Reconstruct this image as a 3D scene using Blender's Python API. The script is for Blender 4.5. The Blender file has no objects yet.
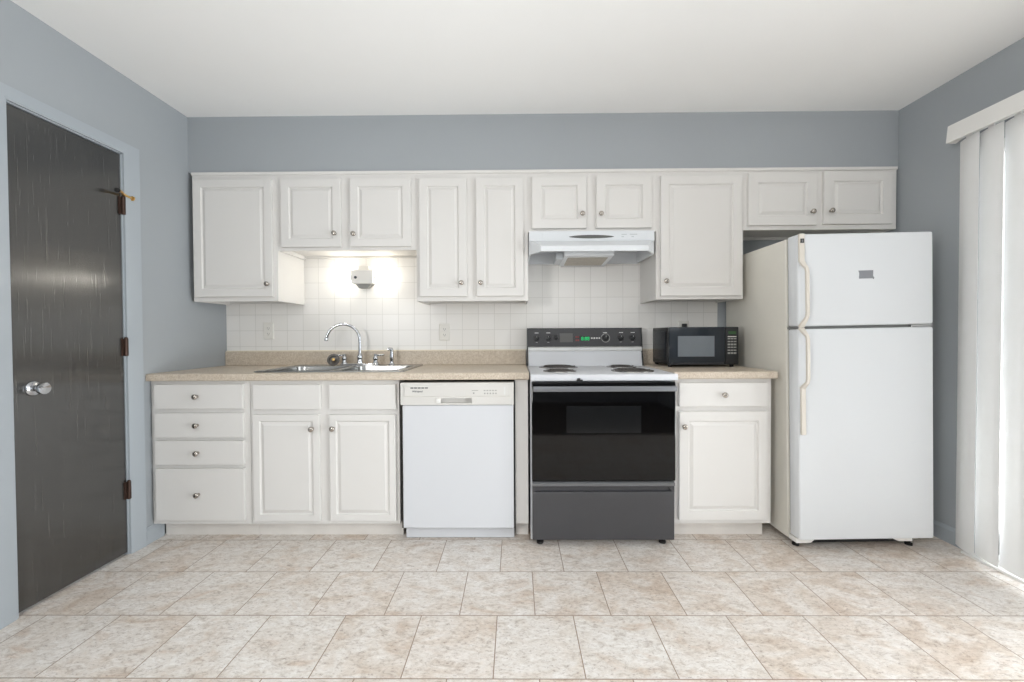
import bpy, bmesh, math, random
from mathutils import Vector, Matrix
R = math.radians
SC = bpy.context.scene
COL = SC.collection

# ------------------------------------------------------------------ camera, world, lights, exposure
CAM_Z = 1.1302
cam = bpy.data.cameras.new('camera')
cam.sensor_fit = 'HORIZONTAL'; cam.sensor_width = 36.0
cam.lens = 411.3 / 1024 * 36.0
cam.clip_start = 0.02
cam_o = bpy.data.objects.new('camera', cam); COL.objects.link(cam_o)
yaw, pitch, roll = R(0.495), R(0.913), R(0.292)
fw = Vector((-math.sin(yaw), math.cos(yaw), 0)); rt = Vector((math.cos(yaw), math.sin(yaw), 0)); up = Vector((0, 0, 1))
f2 = fw * math.cos(pitch) - up * math.sin(pitch)
u2 = fw * math.sin(pitch) + up * math.cos(pitch)
r3 = rt * math.cos(roll) - u2 * math.sin(roll)
u3 = rt * math.sin(roll) + u2 * math.cos(roll)
M = Matrix((r3, u3, -f2)).transposed().to_4x4()
M.translation = Vector((0, -2.8542, CAM_Z))
cam_o.matrix_world = M
SC.camera = cam_o

w = bpy.data.worlds.new('daylight_sky'); SC.world = w; w.use_nodes = True
w.node_tree.nodes['Background'].inputs['Color'].default_value = (0.80, 0.90, 1.0, 1)
w.node_tree.nodes['Background'].inputs['Strength'].default_value = 1.0

def area_light(name, loc, direction, sx, sy, power, color):
    l = bpy.data.lights.new(name, 'AREA'); l.shape = 'RECTANGLE'; l.size = sx; l.size_y = sy
    l.energy = power; l.color = color
    o = bpy.data.objects.new(name, l); COL.objects.link(o); o.location = loc
    o.rotation_euler = Vector(direction).to_track_quat('-Z', 'Y').to_euler()
    return o
# daylight through the sliding glass door on the right, and through the window behind the camera
area_light('sliding_door_daylight', (2.60, -2.20, 1.10), (-1, 0, 0), 2.5, 1.9, 88, (0.93, 0.975, 1.0))
area_light('sliding_door_daylight', (2.65, -1.25, 1.10), (-1, 0, 0), 0.9, 1.9, 9, (0.94, 0.98, 1.0))
area_light('low_upward_fill', (2.75, -2.20, 0.35), (-1, 0, 0.7), 2.4, 0.7, 76, (0.96, 0.985, 1.0))  # added fill aimed upward to brighten the ceiling
# fill lamps added out of view: two upward, one wide downward, one from the left
area_light('rear_upward_fill', (1.10, -4.2, 0.90), (0, 0, 1), 0.6, 0.6, 16, (1.0, 0.975, 0.94))  # added, bounces soft light off the ceiling
area_light('right_upward_fill', (1.90, -2.9, 1.60), (0, 0, 1), 0.4, 0.4, 19, (1.0, 0.985, 0.96))  # second added bounce, on the right side
area_light('rear_overhead_fill', (0.10, -4.4, 2.40), (0, 0, -1), 3.6, 1.4, 32, (0.97, 0.99, 1.0))  # added broad fill from overhead, no fitting modelled
area_light('left_side_fill', (-1.85, -3.9, 1.45), (1, 0.2, 0), 0.7, 0.7, 62, (1.0, 0.985, 0.96))  # added to lift the right wall, blind and refrigerator side

SC.view_settings.view_transform = 'Standard'
SC.view_settings.look = 'None'
SC.view_settings.exposure = -0.20
SC.view_settings.gamma = 1.0
SC.view_settings.use_curve_mapping = False
SC.cycles.max_bounces = 10
SC.cycles.diffuse_bounces = 6
SC.cycles.glossy_bounces = 5
SC.cycles.use_denoising = True

# ------------------------------------------------------------------ materials
def lin(c):
    return tuple(((v / 255) / 12.92 if v / 255 <= 0.04045 else (((v / 255) + 0.055) / 1.055) ** 2.4) for v in c) + (1.0,)

def mat(name, rgb, rough=0.5, metal=0.0, bump=0.0, bscale=200.0, var=0.0, vscale=6.0, spec=0.5, coat=0.0, emit=None, estr=0.0):
    m = bpy.data.materials.new(name); m.use_nodes = True
    nt = m.node_tree; b = nt.nodes['Principled BSDF']
    b.inputs['Base Color'].default_value = lin(rgb)
    b.inputs['Roughness'].default_value = rough; b.inputs['Metallic'].default_value = metal
    b.inputs['Specular IOR Level'].default_value = spec
    b.inputs['Coat Weight'].default_value = coat
    tc = nt.nodes.new('ShaderNodeTexCoord')
    n = nt.nodes.new('ShaderNodeTexNoise'); n.inputs['Scale'].default_value = vscale; n.inputs['Detail'].default_value = 4
    nt.links.new(tc.outputs['Object'], n.inputs['Vector'])
    mx = nt.nodes.new('ShaderNodeMixRGB')
    c = lin(rgb)
    mx.inputs[1].default_value = tuple(v * (1 - var) for v in c[:3]) + (1,)
    mx.inputs[2].default_value = tuple(min(1, v * (1 + var)) for v in c[:3]) + (1,)
    nt.links.new(n.outputs['Fac'], mx.inputs[0]); nt.links.new(mx.outputs[0], b.inputs['Base Color'])
    if bump > 0:
        n2 = nt.nodes.new('ShaderNodeTexNoise'); n2.inputs['Scale'].default_value = bscale
        nt.links.new(tc.outputs['Object'], n2.inputs['Vector'])
        bp = nt.nodes.new('ShaderNodeBump'); bp.inputs['Strength'].default_value = bump; bp.inputs['Distance'].default_value = 0.002
        nt.links.new(n2.outputs['Fac'], bp.inputs['Height']); nt.links.new(bp.outputs['Normal'], b.inputs['Normal'])
    if emit:
        b.inputs['Emission Color'].default_value = lin(emit); b.inputs['Emission Strength'].default_value = estr
    return m

class NT:
    """small helper to wire shader nodes"""
    def __init__(s, name):
        s.m = bpy.data.materials.new(name); s.m.use_nodes = True
        s.t = s.m.node_tree; s.b = s.t.nodes['Principled BSDF']
    def n(s, typ, **kw):
        nd = s.t.nodes.new(typ)
        for k, v in kw.items():
            if k.startswith('i_'):
                nd.inputs[k[2:].replace('_', ' ')].default_value = v
            else:
                setattr(nd, k, v)
        return nd
    def l(s, a, b): s.t.links.new(a, b)
    def ramp(s, fac, stops):
        r = s.n('ShaderNodeValToRGB'); e = r.color_ramp.elements
        while len(e) < len(stops): e.new(0.5)
        for el, (p, c) in zip(e, stops): el.position = p; el.color = c
        s.l(fac, r.inputs['Fac']); return r.outputs['Color']
    def mix(s, fac, a, b, blend='MIX'):
        m = s.n('ShaderNodeMixRGB', blend_type=blend)
        for k, v in ((0, fac), (1, a), (2, b)):
            if hasattr(v, 'is_linked'): s.l(v, m.inputs[k])
            else: m.inputs[k].default_value = v
        return m.outputs[0]

TILE = 0.3048
def floor_material():
    k = NT('travertine_floor_tile')
    tc = k.n('ShaderNodeTexCoord')
    mp = k.n('ShaderNodeMapping'); k.l(tc.outputs['Object'], mp.inputs['Vector'])
    mp.inputs['Location'].default_value = (0.0792 + 20 * TILE, 0.9133 + 21 * TILE, 0)
    br = k.n('ShaderNodeTexBrick', offset=0.5, offset_frequency=2, squash=1.0)
    br.inputs['Scale'].default_value = 1.0
    br.inputs['Brick Width'].default_value = TILE; br.inputs['Row Height'].default_value = TILE
    br.inputs['Mortar Size'].default_value = 0.0021; br.inputs['Mortar Smooth'].default_value = 0.25
    br.inputs['Bias'].default_value = 0.0
    br.inputs['Color1'].default_value = (0, 0, 0, 1); br.inputs['Color2'].default_value = (1, 1, 1, 1)
    br.inputs['Mortar'].default_value = (0.5, 0.5, 0.5, 1)
    k.l(mp.outputs[0], br.inputs['Vector'])
    # per tile shift of the stone pattern
    sc = k.n('ShaderNodeVectorMath', operation='SCALE'); sc.inputs['Scale'].default_value = 37.0
    k.l(br.outputs['Color'], sc.inputs[0])
    ad = k.n('ShaderNodeVectorMath', operation='ADD'); k.l(tc.outputs['Object'], ad.inputs[0]); k.l(sc.outputs[0], ad.inputs[1])
    st = k.n('ShaderNodeMapping'); st.inputs['Scale'].default_value = (0.75, 1.35, 1.0); st.inputs['Rotation'].default_value = (0, 0, 0.35)
    k.l(ad.outputs[0], st.inputs['Vector'])
    big = k.n('ShaderNodeTexNoise', i_Scale=5.5, i_Detail=7.0, i_Roughness=0.62, i_Distortion=0.9); k.l(st.outputs[0], big.inputs['Vector'])
    mid = k.n('ShaderNodeTexNoise', i_Scale=30.0, i_Detail=9.0, i_Roughness=0.78, i_Distortion=0.7); k.l(st.outputs[0], mid.inputs['Vector'])
    fine = k.n('ShaderNodeTexNoise', i_Scale=85.0, i_Detail=7.0, i_Roughness=0.75); k.l(st.outputs[0], fine.inputs['Vector'])
    tan = k.ramp(big.outputs['Fac'], [(0.36, lin((196, 180, 165))), (0.47, lin((208, 196, 184))), (0.56, lin((218, 212, 206))), (0.68, lin((208, 196, 185)))])
    pale = k.ramp(big.outputs['Fac'], [(0.34, lin((206, 193, 181))), (0.43, lin((216, 212, 207))), (0.60, lin((223, 221, 218))), (0.70, lin((210, 202, 194)))])
    pick = k.ramp(br.outputs['Color'], [(0.0, (0.1, 0.1, 0.1, 1)), (1.0, (0.9, 0.9, 0.9, 1))])
    c1 = k.mix(pick, tan, pale)
    c2 = k.ramp(mid.outputs['Fac'], [(0.36, (0.66, 0.60, 0.55, 1)), (0.45, (0.93, 0.90, 0.87, 1)), (0.53, (1.03, 1.02, 1.01, 1)), (0.62, (1.13, 1.13, 1.14, 1))])
    c = k.mix(0.85, c1, c2, 'MULTIPLY')
    f3 = k.ramp(fine.outputs['Fac'], [(0.36, (0.52, 0.46, 0.42, 1)), (0.455, (1, 1, 1, 1)), (0.55, (1, 1, 1, 1)), (0.64, (1.14, 1.14, 1.14, 1))])
    c = k.mix(0.8, c, f3, 'MULTIPLY')
    c = k.mix(br.outputs['Fac'], c, lin((146, 127, 110)))
    k.l(c, k.b.inputs['Base Color'])
    rr = k.ramp(mid.outputs['Fac'], [(0.3, (0.48, 0.48, 0.48, 1)), (0.7, (0.34, 0.34, 0.34, 1))]); k.l(rr, k.b.inputs['Roughness'])
    inv = k.n('ShaderNodeMath', operation='MULTIPLY_ADD'); inv.inputs[1].default_value = -1.0; inv.inputs[2].default_value = 1.0
    k.l(br.outputs['Fac'], inv.inputs[0])
    sm = k.n('ShaderNodeMath', operation='MULTIPLY_ADD'); sm.inputs[1].default_value = 0.18
    k.l(mid.outputs['Fac'], sm.inputs[0]); k.l(inv.outputs[0], sm.inputs[2])
    bp = k.n('ShaderNodeBump'); bp.inputs['Strength'].default_value = 0.5; bp.inputs['Distance'].default_value = 0.002
    k.l(sm.outputs[0], bp.inputs['Height']); k.l(bp.outputs['Normal'], k.b.inputs['Normal'])
    return k.m

def wall_tile_material():
    k = NT('white_wall_tile')
    tc = k.n('ShaderNodeTexCoord')
    sp = k.n('ShaderNodeSeparateXYZ'); k.l(tc.outputs['Object'], sp.inputs[0])
    cb = k.n('ShaderNodeCombineXYZ'); k.l(sp.outputs['X'], cb.inputs['X']); k.l(sp.outputs['Z'], cb.inputs['Y'])
    mp = k.n('ShaderNodeMapping'); k.l(cb.outputs[0], mp.inputs['Vector'])
    mp.inputs['Location'].default_value = (1.918 + 0.1108 * 10, -1.055 + 0.1097 * 20, 0)
    br = k.n('ShaderNodeTexBrick', offset=0.0, squash=1.0)
    br.inputs['Scale'].default_value = 1.0
    br.inputs['Brick Width'].default_value = 0.1108; br.inputs['Row Height'].default_value = 0.1097
    br.inputs['Mortar Size'].default_value = 0.0016; br.inputs['Mortar Smooth'].default_value = 0.3
    br.inputs['Color1'].default_value = lin((234, 232, 228)); br.inputs['Color2'].default_value = lin((238, 236, 233))
    br.inputs['Mortar'].default_value = lin((212, 210, 205))
    k.l(mp.outputs[0], br.inputs['Vector']); k.l(br.outputs['Color'], k.b.inputs['Base Color'])
    k.b.inputs['Roughness'].default_value = 0.3
    inv = k.n('ShaderNodeMath', operation='SUBTRACT'); inv.inputs[0].default_value = 1.0; k.l(br.outputs['Fac'], inv.inputs[1])
    bp = k.n('ShaderNodeBump'); bp.inputs['Strength'].default_value = 0.35; bp.inputs['Distance'].default_value = 0.001
    k.l(inv.outputs[0], bp.inputs['Height']); k.l(bp.outputs['Normal'], k.b.inputs['Normal'])
    return k.m

def laminate_material():
    k = NT('beige_speckled_laminate')
    tc = k.n('ShaderNodeTexCoord')
    a = k.n('ShaderNodeTexNoise', i_Scale=38.0, i_Detail=6.0, i_Roughness=0.7); k.l(tc.outputs['Object'], a.inputs['Vector'])
    b = k.n('ShaderNodeTexNoise', i_Scale=170.0, i_Detail=4.0, i_Roughness=0.7); k.l(tc.outputs['Object'], b.inputs['Vector'])
    c1 = k.ramp(a.outputs['Fac'], [(0.3, lin((180, 166, 148))), (0.5, lin((197, 184, 167))), (0.7, lin((212, 202, 188)))])
    c2 = k.ramp(b.outputs['Fac'], [(0.38, lin((158, 140, 120))), (0.5, lin((198, 185, 167))), (0.62, lin((222, 213, 200)))])
    k.l(k.mix(0.5, c1, c2), k.b.inputs['Base Color']); k.b.inputs['Roughness'].default_value = 0.42
    return k.m

def dark_door_material():
    k = NT('dark_stained_wood')
    tc = k.n('ShaderNodeTexCoord')
    mp = k.n('ShaderNodeMapping'); mp.inputs['Scale'].default_value = (1, 62, 1.6); k.l(tc.outputs['Object'], mp.inputs['Vector'])
    g = k.n('ShaderNodeTexNoise', i_Scale=2.4, i_Detail=8.0, i_Roughness=0.65, i_Distortion=0.5); k.l(mp.outputs[0], g.inputs['Vector'])
    c = k.ramp(g.outputs['Fac'], [(0.3, lin((27, 27, 26))), (0.50, lin((44, 43, 41))), (0.70, lin((68, 66, 63)))])
    mp2 = k.n('ShaderNodeMapping'); mp2.inputs['Scale'].default_value = (1, 7, 2.5); mp2.inputs['Rotation'].default_value = (0.25, 0, 0); k.l(tc.outputs['Object'], mp2.inputs['Vector'])
    s = k.n('ShaderNodeTexNoise', i_Scale=3.0, i_Detail=7.0, i_Roughness=0.75, i_Distortion=2.0); k.l(mp2.outputs[0], s.inputs['Vector'])
    sc = k.ramp(s.outputs['Fac'], [(0.66, (0, 0, 0, 1)), (0.80, (0.4, 0.4, 0.4, 1))])
    c = k.mix(sc, c, lin((120, 114, 106)))
    k.l(c, k.b.inputs['Base Color'])
    rg = k.ramp(g.outputs['Fac'], [(0.3, (0.27, 0.27, 0.27, 1)), (0.7, (0.20, 0.20, 0.20, 1))]); k.l(rg, k.b.inputs['Roughness'])
    k.b.inputs['Specular IOR Level'].default_value = 1.0; k.b.inputs['IOR'].default_value = 1.6
    k.b.inputs['Anisotropic'].default_value = 0.85
    tg = k.n('ShaderNodeTangent', direction_type='RADIAL', axis='Z'); k.l(tg.outputs[0], k.b.inputs['Tangent'])
    bp = k.n('ShaderNodeBump'); bp.inputs['Strength'].default_value = 0.12; bp.inputs['Distance'].default_value = 0.001
    k.l(g.outputs['Fac'], bp.inputs['Height']); k.l(bp.outputs['Normal'], k.b.inputs['Normal'])
    return k.m

def clear_glass():
    k = NT('clear_window_glass')
    tr = k.n('ShaderNodeBsdfTransparent'); gl = k.n('ShaderNodeBsdfGlossy'); gl.inputs['Roughness'].default_value = 0.02
    fr = k.n('ShaderNodeFresnel'); fr.inputs['IOR'].default_value = 1.45
    mx = k.n('ShaderNodeMixShader'); k.l(fr.outputs[0], mx.inputs[0]); k.l(tr.outputs[0], mx.inputs[1]); k.l(gl.outputs[0], mx.inputs[2])
    k.l(mx.outputs[0], k.t.nodes['Material Output'].inputs['Surface'])
    return k.m

def vane_material():
    k = NT('white_vinyl_vane')
    tc = k.n('ShaderNodeTexCoord')
    wv = k.n('ShaderNodeTexNoise', i_Scale=9.0, i_Detail=3.0); k.l(tc.outputs['Object'], wv.inputs['Vector'])
    c = k.ramp(wv.outputs['Fac'], [(0.3, lin((244, 244, 243))), (0.7, lin((247, 247, 247)))])
    k.l(c, k.b.inputs['Base Color']); k.b.inputs['Roughness'].default_value = 0.5
    tl = k.n('ShaderNodeBsdfTranslucent'); tl.inputs['Color'].default_value = lin((232, 232, 230))
    mx = k.n('ShaderNodeMixShader'); mx.inputs[0].default_value = 0.2
    k.l(k.b.outputs[0], mx.inputs[1]); k.l(tl.outputs[0], mx.inputs[2])
    k.l(mx.outputs[0], k.t.nodes['Material Output'].inputs['Surface'])
    return k.m

MT = dict(
    wall=mat('blue_grey_wall_paint', (161, 166, 170), 0.6, spec=0.25, var=0.015, bump=0.05, bscale=90),
    trim=mat('blue_grey_trim_paint', (164, 171, 177), 0.4, var=0.02),
    ceiling=mat('white_ceiling_paint', (245, 245, 244), 0.8, var=0.01, bump=0.05, bscale=60),
    floor=floor_material(), tile=wall_tile_material(), laminate=laminate_material(), dark_door=dark_door_material(),
    cab=mat('white_cabinet_paint', (217, 215, 212), 0.5, var=0.012, spec=0.2),
    cabin=mat('cabinet_interior_melamine', (214, 205, 190), 0.5, var=0.02),
    nickel=mat('brushed_nickel', (178, 171, 163), 0.2, 1.0, var=0.05),
    chrome=mat('polished_chrome', (196, 198, 202), 0.11, 1.0),
    steel=mat('stainless_steel', (170, 170, 168), 0.26, 1.0, var=0.06, vscale=30),
    white_en=mat('white_enamel', (205, 207, 211), 0.45, var=0.008, spec=0.3),
    white_app=mat('white_textured_appliance_steel', (219, 222, 225), 0.45, var=0.008, spec=0.3, bump=0.08, bscale=500),
    cream=mat('aged_cream_plastic', (214, 208, 198), 0.4, var=0.03),
    white_pl=mat('white_plastic', (228, 227, 224), 0.4, var=0.01),
    grey_pl=mat('grey_plastic', (150, 150, 146), 0.5, var=0.02),
    gasket=mat('grey_rubber_gasket', (120, 121, 120), 0.7, var=0.03),
    black_gl=mat('black_oven_glass', (4, 4, 5), 0.05, var=0.0, spec=0.35),
    black_win=mat('smoked_window_glass', (16, 18, 20), 0.12, var=0.15, vscale=20),
    charcoal=mat('charcoal_steel_panel', (74, 74, 77), 0.34, 0.35, var=0.08, vscale=5),
    dark_steel=mat('tarnished_steel', (96, 93, 90), 0.3, 0.9, var=0.1, vscale=40),
    bright=mat('bright_chrome_strip', (232, 232, 230), 0.3, 0.5, var=0.02),
    lip=mat('grey_pull_lip', (112, 113, 115), 0.36, 0.35, var=0.04),
    fridge_side=mat('warm_white_cabinet_steel', (224, 221, 212), 0.5, var=0.03, vscale=9, bump=0.08, bscale=500, spec=0.3),
    panel_white=mat('off_white_panel_plastic', (208, 206, 202), 0.45, var=0.01, spec=0.25),
    bar=mat('grey_brushed_bar', (126, 128, 132), 0.38, 0.6, var=0.03),
    vent=mat('dark_grey_vent', (92, 92, 90), 0.5, var=0.03),
    carpet=mat('dark_brown_carpet', (74, 66, 60), 0.9, var=0.1, vscale=80),
    black_pl=mat('black_plastic', (28, 29, 31), 0.35, var=0.05),
    black_panel=mat('black_control_panel', (58, 58, 60), 0.3, 0.3, var=0.04),
    mw_door=mat('dark_blue_black_glossy_door', (34, 40, 47), 0.16, var=0.04),
    mw_win=mat('grey_mesh_window', (112, 118, 124), 0.3, var=0.06, vscale=40),
    silver=mat('silver_trim', (190, 190, 190), 0.25, 0.9, var=0.03),
    coil=mat('dark_burner_coil', (84, 80, 78), 0.5, 0.4, var=0.1),
    pan=mat('chrome_drip_pan', (150, 148, 145), 0.25, 0.9, var=0.05),
    green=mat('green_led_digits', (10, 90, 50), 0.4, emit=(20, 200, 110), estr=0.9),
    mw_disp=mat('dim_green_display', (40, 70, 40), 0.4, emit=(70, 130, 60), estr=0.08),
    disp=mat('display_glass', (18, 40, 30), 0.2),
    ink=mat('dark_grey_ink', (70, 74, 80), 0.6),
    lightink=mat('white_ink', (212, 212, 210), 0.6),
    redink=mat('red_ink', (150, 60, 60), 0.6),
    brass=mat('polished_brass', (230, 190, 122), 0.3, 1.0, var=0.05),
    bronze=mat('brown_bronze_hinge', (72, 54, 46), 0.4, 0.6, var=0.1),
    rubber=mat('black_rubber', (22, 20, 20), 0.7),
    tape=mat('grey_tape', (132, 134, 140), 0.55, var=0.05, vscale=60),
    bulb=mat('lit_frosted_bulb', (255, 250, 240), 0.5, emit=(255, 249, 236), estr=25.0),
    almond=mat('almond_plastic', (227, 225, 219), 0.4, var=0.01),
    caulk=mat('cream_caulk', (228, 220, 200), 0.6, var=0.02),
    filt=mat('greasy_mesh_filter', (178, 171, 160), 0.45, 0.5, var=0.25, vscale=60),
    hoodin=mat('galvanised_hood_interior', (190, 194, 197), 0.4, 0.2, var=0.05),
    glass=clear_glass(), vane=vane_material(),
    dark_gap=mat('shadow_gap_filler', (44, 40, 36), 0.8),
    grime=mat('worn_toe_kick_paint', (217, 213, 208), 0.55, var=0.09, vscale=14),
)

# ------------------------------------------------------------------ mesh helpers
class MB:
    def __init__(s): s.bm = bmesh.new()
    def box(s, x0, x1, y0, y1, z0, z1, bev=0.0, seg=2):
        vs = [s.bm.verts.new((x, y, z)) for x in (x0, x1) for y in (y0, y1) for z in (z0, z1)]
        fs = []
        for q in ((0, 1, 3, 2), (4, 6, 7, 5), (0, 4, 5, 1), (2, 3, 7, 6), (0, 2, 6, 4), (1, 5, 7, 3)):
            fs.append(s.bm.faces.new([vs[i] for i in q]))
        if bev > 0:
            es = list({e for f in fs for e in f.edges})
            bmesh.ops.bevel(s.bm, geom=es, offset=bev, offset_type='OFFSET', segments=seg, profile=0.5, affect='EDGES', clamp_overlap=True)
        return s
    def prism(s, poly, a, b, axis='x', bev=0.0):
        """poly of 2D points extruded from a to b; axis x: (y,z), y: (x,z), z: (x,y)"""
        def P(u, v, t):
            return {'x': (t, u, v), 'y': (u, t, v), 'z': (u, v, t)}[axis]
        A = [s.bm.verts.new(P(u, v, a)) for u, v in poly]; B = [s.bm.verts.new(P(u, v, b)) for u, v in poly]
        n = len(poly)
        fs = [s.bm.faces.new(A), s.bm.faces.new(B[::-1])]
        for i in range(n):
            fs.append(s.bm.faces.new([A[i], B[i], B[(i + 1) % n], A[(i + 1) % n]]))
        if bev > 0:
            es = list({e for f in fs for e in f.edges})
            bmesh.ops.bevel(s.bm, geom=es, offset=bev, offset_type='OFFSET', segments=2, profile=0.5, affect='EDGES', clamp_overlap=True)
        return s
    def lathe(s, prof, loc, axis=(0, 0, 1), seg=28, sx=1.0, sy=1.0):
        """prof: (radius, height) list along the axis; capped at both ends"""
        q = Vector(axis).normalized().to_track_quat('Z', 'Y'); loc = Vector(loc)
        rings = []
        for r, h in prof:
            ring = []
            for i in range(seg):
                t = 2 * math.pi * i / seg
                ring.append(s.bm.verts.new(loc + q @ Vector((r * sx * math.cos(t), r * sy * math.sin(t), h))))
            rings.append(ring)
        for a, b in zip(rings, rings[1:]):
            for i in range(seg):
                s.bm.faces.new([a[i], a[(i + 1) % seg], b[(i + 1) % seg], b[i]])
        s.bm.faces.new(rings[0][::-1]); s.bm.faces.new(rings[-1])
        return s
    def tube(s, pts, rad, seg=18):
        pts = [Vector(p) for p in pts]; rads = rad if isinstance(rad, (list, tuple)) else [rad] * len(pts)
        prev = None; rings = []
        for i, p in enumerate(pts):
            t = (pts[min(i + 1, len(pts) - 1)] - pts[max(i - 1, 0)]).normalized()
            if prev is None:
                nrm = t.orthogonal().normalized()
            else:
                nrm = (prev - t * prev.dot(t)).normalized()
            prev = nrm; bn = t.cross(nrm)
            rings.append([s.bm.verts.new(p + (nrm * math.cos(2 * math.pi * k / seg) + bn * math.sin(2 * math.pi * k / seg)) * rads[i]) for k in range(seg)])
        for a, b in zip(rings, rings[1:]):
            for k in range(seg):
                s.bm.faces.new([a[k], a[(k + 1) % seg], b[(k + 1) % seg], b[k]])
        s.bm.faces.new(rings[0][::-1]); s.bm.faces.new(rings[-1])
        return s
    def facade(s, x0, x1, z0, z1, yf, th, prof):
        """panel facing -Y. prof: (inset, depth behind the front plane yf) from the outer edge to the middle"""
        rings = []
        for ins, d in [(0, th)] + prof:
            y = yf + d
            rings.append([s.bm.verts.new(c) for c in ((x0 + ins, y, z0 + ins), (x1 - ins, y, z0 + ins), (x1 - ins, y, z1 - ins), (x0 + ins, y, z1 - ins))])
        for a, b in zip(rings, rings[1:]):
            for i in range(4):
                s.bm.faces.new([a[i], a[(i + 1) % 4], b[(i + 1) % 4], b[i]])
        s.bm.faces.new(rings[-1]); s.bm.faces.new(rings[0][::-1])
        return s
    def loops(s, rings, cap0=True, cap1=True):
        R_ = [[s.bm.verts.new(p) for p in r] for r in rings]; n = len(R_[0])
        for a, b in zip(R_, R_[1:]):
            for i in range(n):
                s.bm.faces.new([a[i], a[(i + 1) % n], b[(i + 1) % n], b[i]])
        if cap0: s.bm.faces.new(R_[0][::-1])
        if cap1: s.bm.faces.new(R_[-1])
        return s

def world_loc(o):
    v = Vector((0, 0, 0))
    while o is not None:
        v += o.location; o = o.parent
    return v

def obj(name, mb, m, parent=None, label=None, smooth=21, recalc=True):
    bm = mb.bm
    if parent is not None:
        bmesh.ops.translate(bm, verts=bm.verts, vec=-world_loc(parent))
    if recalc: bmesh.ops.recalc_face_normals(bm, faces=bm.faces)
    me = bpy.data.meshes.new(name)
    if smooth:
        for f in bm.faces: f.smooth = True
        for e in bm.edges:
            e.smooth = len(e.link_faces) == 2 and e.calc_face_angle(0) < R(smooth)
    bm.to_mesh(me); bm.free()
    me.materials.append(MT[m])
    o = bpy.data.objects.new(name, me); COL.objects.link(o)
    if parent is not None: o.parent = parent
    if label: o['label'] = label
    return o

def thing(name, label, cat, loc, group=None):
    o = bpy.data.objects.new(name, None); o.empty_display_size = 0.1
    COL.objects.link(o); o.location = loc
    o['label'] = label; o['category'] = cat
    if group: o['group'] = group
    return o

def tag(o, label, cat, group=None):
    o['label'] = label; o['category'] = cat
    if group: o['group'] = group
    return o

def struct(name, mb, m, parent=None, label=None, smooth=21):
    o = obj(name, mb, m, parent, label, smooth)
    if parent is None: o['kind'] = 'structure'
    return o

def text(name, s, m, parent, x, z, yf, size, bold=False, italic=0.0, spacing=1.0):
    """raised lettering on a front facing -Y"""
    cu = bpy.data.curves.new(name, 'FONT'); cu.body = s; cu.size = size; cu.extrude = 0.0003; cu.shear = italic
    cu.space_character = spacing
    if bold: cu.offset = size * 0.02
    to = bpy.data.objects.new(name, cu); COL.objects.link(to)
    dg = bpy.context.evaluated_depsgraph_get(); dg.update()
    me = bpy.data.meshes.new_from_object(to.evaluated_get(dg))
    bpy.data.objects.remove(to)
    pl = world_loc(parent)
    me.transform(Matrix.Translation(Vector((x, yf, z)) - pl) @ Matrix.Rotation(R(90), 4, 'X'))
    me.materials.clear(); me.materials.append(MT[m]); me.name = name
    o = bpy.data.objects.new(name, me); COL.objects.link(o); o.parent = parent
    return o

# ------------------------------------------------------------------ room shell
XL, XR, ZC, YB, YR = -2.012, 2.330, 2.476, 0.0, -5.30
DS = 0.32            # soffit depth
struct('floor', MB().box(XL - .1, XR + .1, YR - .1, YB + .1, -0.1, 0), 'floor')
struct('floor', MB().box(XL, XR, YR, -3.15, 0, 0.012), 'carpet')
struct('ceiling', MB().box(XL - .1, XR + .1, YR - .1, YB + .1, ZC, ZC + .1), 'ceiling')
struct('wall_back', MB().box(XL - .1, XR + .1, YB, YB + .1, 0, ZC), 'wall')
struct('wall_soffit', MB().box(XL, XR, -DS, YB, 2.134, ZC), 'wall')
# left wall with the narrow door opening
DY0, DY1, DZ = -1.236, -0.750, 2.068
wl = MB().box(XL - .12, XL, YR, DY0, 0, ZC).box(XL - .12, XL, DY1, YB, 0, ZC).box(XL - .12, XL, DY0, DY1, DZ, ZC)
struct('wall_left', wl, 'wall')
# right wall with the sliding door opening
SY0, SY1, SZ = -3.45, -0.745, 2.06
wr = MB().box(XR, XR + .12, YR, SY0, 0, ZC).box(XR, XR + .12, SY1, YB, 0, ZC).box(XR, XR + .12, SY0, SY1, SZ, ZC)
struct('wall_right', wr, 'wall')
# wall behind the camera with a wide window
WX0, WX1, WZ0, WZ1 = -1.90, 0.60, 0.80, 2.25
wf = MB().box(XL, WX0, YR - .12, YR, 0, ZC).box(WX1, XR, YR - .12, YR, 0, ZC).box(WX0, WX1, YR - .12, YR, 0, WZ0).box(WX0, WX1, YR - .12, YR, WZ1, ZC)
struct('wall_front', wf, 'wall')
wn = MB()
for a, b in ((WX0, WX0 + .05), (WX1 - .05, WX1), (-0.675, -0.625)):
    wn.box(a, b, YR - .08, YR - .03, WZ0, WZ1)
wn.box(WX0, WX1, YR - .08, YR - .03, WZ0, WZ0 + .05).box(WX0, WX1, YR - .08, YR - .03, WZ1 - .05, WZ1)
win = struct('window_1', wn, 'white_pl')
obj('pane', MB().box(WX0 + .05, WX1 - .05, YR - .057, YR - .053, WZ0 + .05, WZ1 - .05), 'glass', win)

# tiled splashback on the back wall
struct('trim_1', MB().box(XL + .001, 1.391, -0.008, -0.0005, 0.93, 1.80), 'tile')
# baseboards
def baseboard(name, poly, a, b):
    struct(name, MB().prism(poly, a, b, 'y'), 'trim')
baseboard('baseboard_left', [(XL, 0), (XL + .014, 0), (XL + .014, .070), (XL + .009, .082), (XL + .005, .088), (XL, .088)], -0.664, -0.552)
baseboard('baseboard_right', [(XR, 0), (XR - .014, 0), (XR - .014, .070), (XR - .009, .082), (XR - .005, .088), (XR, .088)], -0.842, -0.002)

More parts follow.
